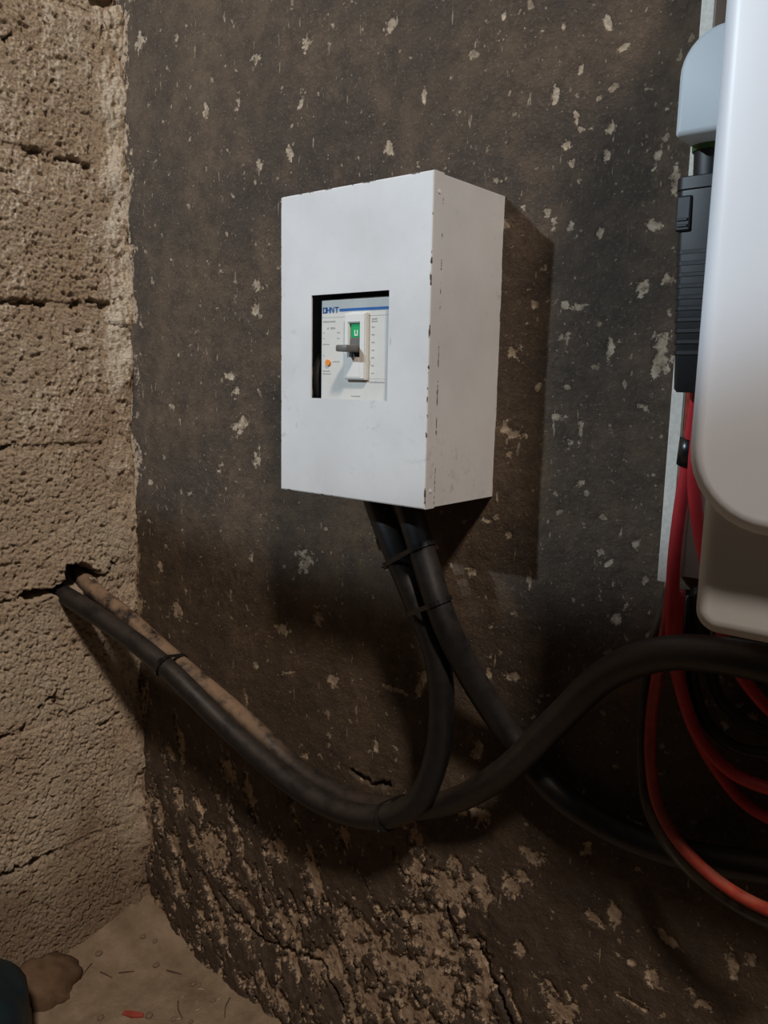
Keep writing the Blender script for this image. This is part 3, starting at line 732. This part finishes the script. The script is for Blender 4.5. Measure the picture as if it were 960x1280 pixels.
# ------------------------------------------------------------------ plug under the terminal cover
def build_plug():
    top = Vector((.9475, -.112, .446)); bot = Vector((.9545, -.108, .2605)); ax = (bot - top).normalized()
    e = empty('cable_plug', bot); tag(e, 'long black latching cable plug below the pale terminal cover', 'plug')
    def sect(mb, spec, seg=5):                               # rounded-square sections along the axis
        loops = []
        for (t, hw, r) in spec:
            c = top + (bot - top) * t
            loops.append([(c.x + x, c.y + z, c.z) for x, z in round_loop(-hw, hw, -hw, hw, (r,) * 4, seg)])
        n = len(loops[0]); v = [p for l in loops for p in l]
        f = [(i * n + k, i * n + (k + 1) % n, (i + 1) * n + (k + 1) % n, (i + 1) * n + k) for i in range(len(loops) - 1) for k in range(n)]
        f += [tuple(reversed(range(n))), tuple((len(loops) - 1) * n + k for k in range(n))]
        return mb.add(v, f)
    b = MB(); sect(b, [(.135, .0185, .007), (.14, .020, .007), (.185, .0202, .007), (.19, .0190, .006), (.20, .0192, .006), (.62, .0188, .006), (.985, .0180, .005), (1.0, .0165, .005)])
    body = auto_smooth(b.build('plug_body', M['black'], e), 35)
    r = MB()
    for k in range(10):
        t = .42 + k * .045; c = top + (bot - top) * t
        sect(r, [(t, .0186, .006), (t + .004, .0192, .006), (t + .018, .0192, .006), (t + .022, .0186, .006)])
    r.build('grip_ribs', M['black'], body)
    n = MB(); sect(n, [(0.0, .0125, .0110), (.13, .0125, .0110), (.14, .016, .009)]); auto_smooth(n.build('neck', M['black'], e), 35)
    g = MB(); sect(g, [(-.012, .0138, .012), (.03, .0138, .012)]); auto_smooth(g.build('seal_ring', M['green_ring'], e), 35)
    c = top + (bot - top) * .275
    la = MB(); la.box(c.x - .0185, c.x - .007, c.y - .0212, c.y - .018, c.z - .014, c.z + .012, .0015);
    latch = la.build('latch', M['black'], e)
    rb = MB()
    for k in range(2): rb.box(c.x - .0170, c.x - .009, c.y - .0222, c.y - .021, c.z - .011 + k * .0045, c.z - .009 + k * .0045, .0004)
    rb.build('latch_ridges', M['tie'], latch)
build_plug()

# ------------------------------------------------------------------ thin cables under the inverter
cable('red_cable', R1, .0058, M['red'], 'bright red cable hanging from the black plug, curving right below the black cable', seg=12, wob=0)
cable('red_cable', R2, .0055, M['red'], 'red cable passing close behind the inverter casing edge', seg=12, wob=0)
cable('red_cable', R3, .0055, M['red'], 'short dim red cable curve hanging just below the bright red one', seg=12, wob=0)
cable('red_cable', R4, .0056, M['maroon'], 'dusty red cable from the plug making the lowest wide loop under the inverter', seg=12, wob=0)
G1 = [(.9140, -.030, .0840), (.912, -.030, .066), (.9048, -.035, .0286), (.8990, -.035, -.0286), (.9014, -.035, -.0933), (.9148, -.040, -.1405), (.9462, -.050, -.1688), (.9916, -.065, -.1799), (1.0341, -.075, -.1807), (1.0952, -.095, -.1581)]
cable('thin_black_cable', G1, .0055, M['grey'], 'grey dusty cable running along the lowest red loop under the inverter', seg=12, wob=0)
cable('thin_black_cable', G2, .0055, M['thin'], 'thin black cable beside the bright red one, bending right under the inverter', seg=12, wob=0)
cable('thin_black_cable', G3, .0050, M['thin'], 'thin black cable hanging nearest the inverter casing', seg=12, wob=0)
cable('thin_black_cable', G4, .0050, M['thin'], 'thin black cable hanging close to the pale back board', seg=12, wob=0)
cl = empty('cable_clip', (.937, -.080, .213)); tag(cl, 'black tape wrapped round the red cables below the plug', 'cable clip')
tb = MB(); tube(tb, [(.9415, -.0905, .2235), (.9390, -.0870, .2010)], .0082, 14); tb.build('tape_wrap', M['tie'], cl, True)
tube_b = MB(); tube(tube_b, [(.9360, -.0735, .2235), (.9340, -.0715, .2010)], .0075, 14); tube_b.build('tape_wrap', M['tie'], cl, True)

# ------------------------------------------------------------------ things on the floor
def ground(x, y): return FLOOR - .006 + float(floor_h(np.array(x), np.array(y)))
def lump(name, c, rad, mat, label, cat, seed=0, amp=.25, sub=4, group=None, flat=0.0):
    bm = bmesh.new(); bmesh.ops.create_icosphere(bm, subdivisions=sub, radius=1.0)
    for v in bm.verts:
        d = v.co.normalized()
        k = 1 + amp * float(fbm(np.array(d.x * 1.6 + seed), np.array(d.y * 1.6 + d.z * 2.1), 3, 100 + seed))
        z = d.z * k
        if flat and z < -flat: z = -flat
        v.co = Vector((c[0] + d.x * k * rad[0], c[1] + d.y * k * rad[1], c[2] + z * rad[2]))
    me = bpy.data.meshes.new(name); bm.to_mesh(me); bm.free(); me.materials.append(mat)
    me.polygons.foreach_set('use_smooth', [True] * len(me.polygons))
    o = bpy.data.objects.new(name, me); C.objects.link(o)
    return tag(o, label, cat, group)
lump('plastic_sack', (.105, -.385, FLOOR + .085), (.095, .11, .095), M['teal'], 'dark blue-green sack slumped on the floor by the block wall', 'sack', 3, .18, 4)
lump('clay_clod', (.020, -.205, FLOOR - .004), (.050, .062, .058), M['clod'], 'smooth brown clay clod at the foot of the block wall', 'clod', 8, .30, 4)

def stick(name, a, b, r, mat, label, cat, group=None, bend=.004):
    a = Vector((a[0], a[1], ground(*a) + r * .6)); b = Vector((b[0], b[1], ground(*b) + r * .6)); m = (a + b) / 2 + Vector((bend, bend * .6, .001))
    mb = MB(); p = catmull([a, m, b], .004); tube(mb, p, np.linspace(r, r * .6, len(p)), 7)
    return tag(mb.build(name, mat, None, True), label, cat, group)
for (a, b) in (((.135, -.050), (.160, -.038)), ((.262, -.020), (.285, -.050)), ((.062, -.128), (.085, -.120)), ((.085, -.108), (.10, -.088)), ((.040, -.130), (.052, -.158)), ((.20, -.075), (.235, -.092))):
    stick('twig', a, b, .0011, M['twig'], 'short dark twig lying in the floor dust', 'twig', 'twigs on the dusty floor', .003 * math.sin(a[0] * 400))
for k, (x, y) in enumerate(((.205, -.040), (.222, -.055), (.238, -.070), (.198, -.062), (.250, -.035), (.232, -.095))):
    stick('straw_bit', (x, y), (x + .010 - .003 * k, y + .006 * (-1)**k), .0010, M['straw'], 'pale straw bit scattered on the floor near the dark wall', 'straw', 'straw bits on the dusty floor', .001)
rng = np.random.RandomState(11)
for k in range(14):
    x, y = .03 + .27 * rng.rand(), -.03 - .17 * rng.rand(); r = .0025 + .003 * rng.rand()
    lump('pebble', (x, y, ground(x, y) + r * .4), (r, r * 1.2, r * .7), M['pebble'], 'small tan pebble half sunk in the floor dust', 'pebble', k, .3, 2, 'pebbles on the dusty floor')
sc = MB(); z = ground(.173, -.141)
sc.add([(.158, -.150, z + .0015), (.176, -.144, z + .004), (.187, -.131, z + .002), (.184, -.127, z + .0035), (.170, -.136, z + .0055), (.156, -.143, z + .003),
        (.158, -.150, z - .001), (.176, -.144, z + .001), (.187, -.131, z - .001), (.184, -.127, z), (.170, -.136, z + .001), (.156, -.143, z)],
       [(0, 1, 4, 5), (1, 2, 3, 4), (11, 10, 7, 6), (10, 9, 8, 7)] + [(k, 6 + k, 6 + (k + 1) % 6, (k + 1) % 6) for k in range(6)])
tag(sc.build('plastic_scrap', M['scrap']), 'torn red plastic scrap lying on the dusty floor', 'scrap')
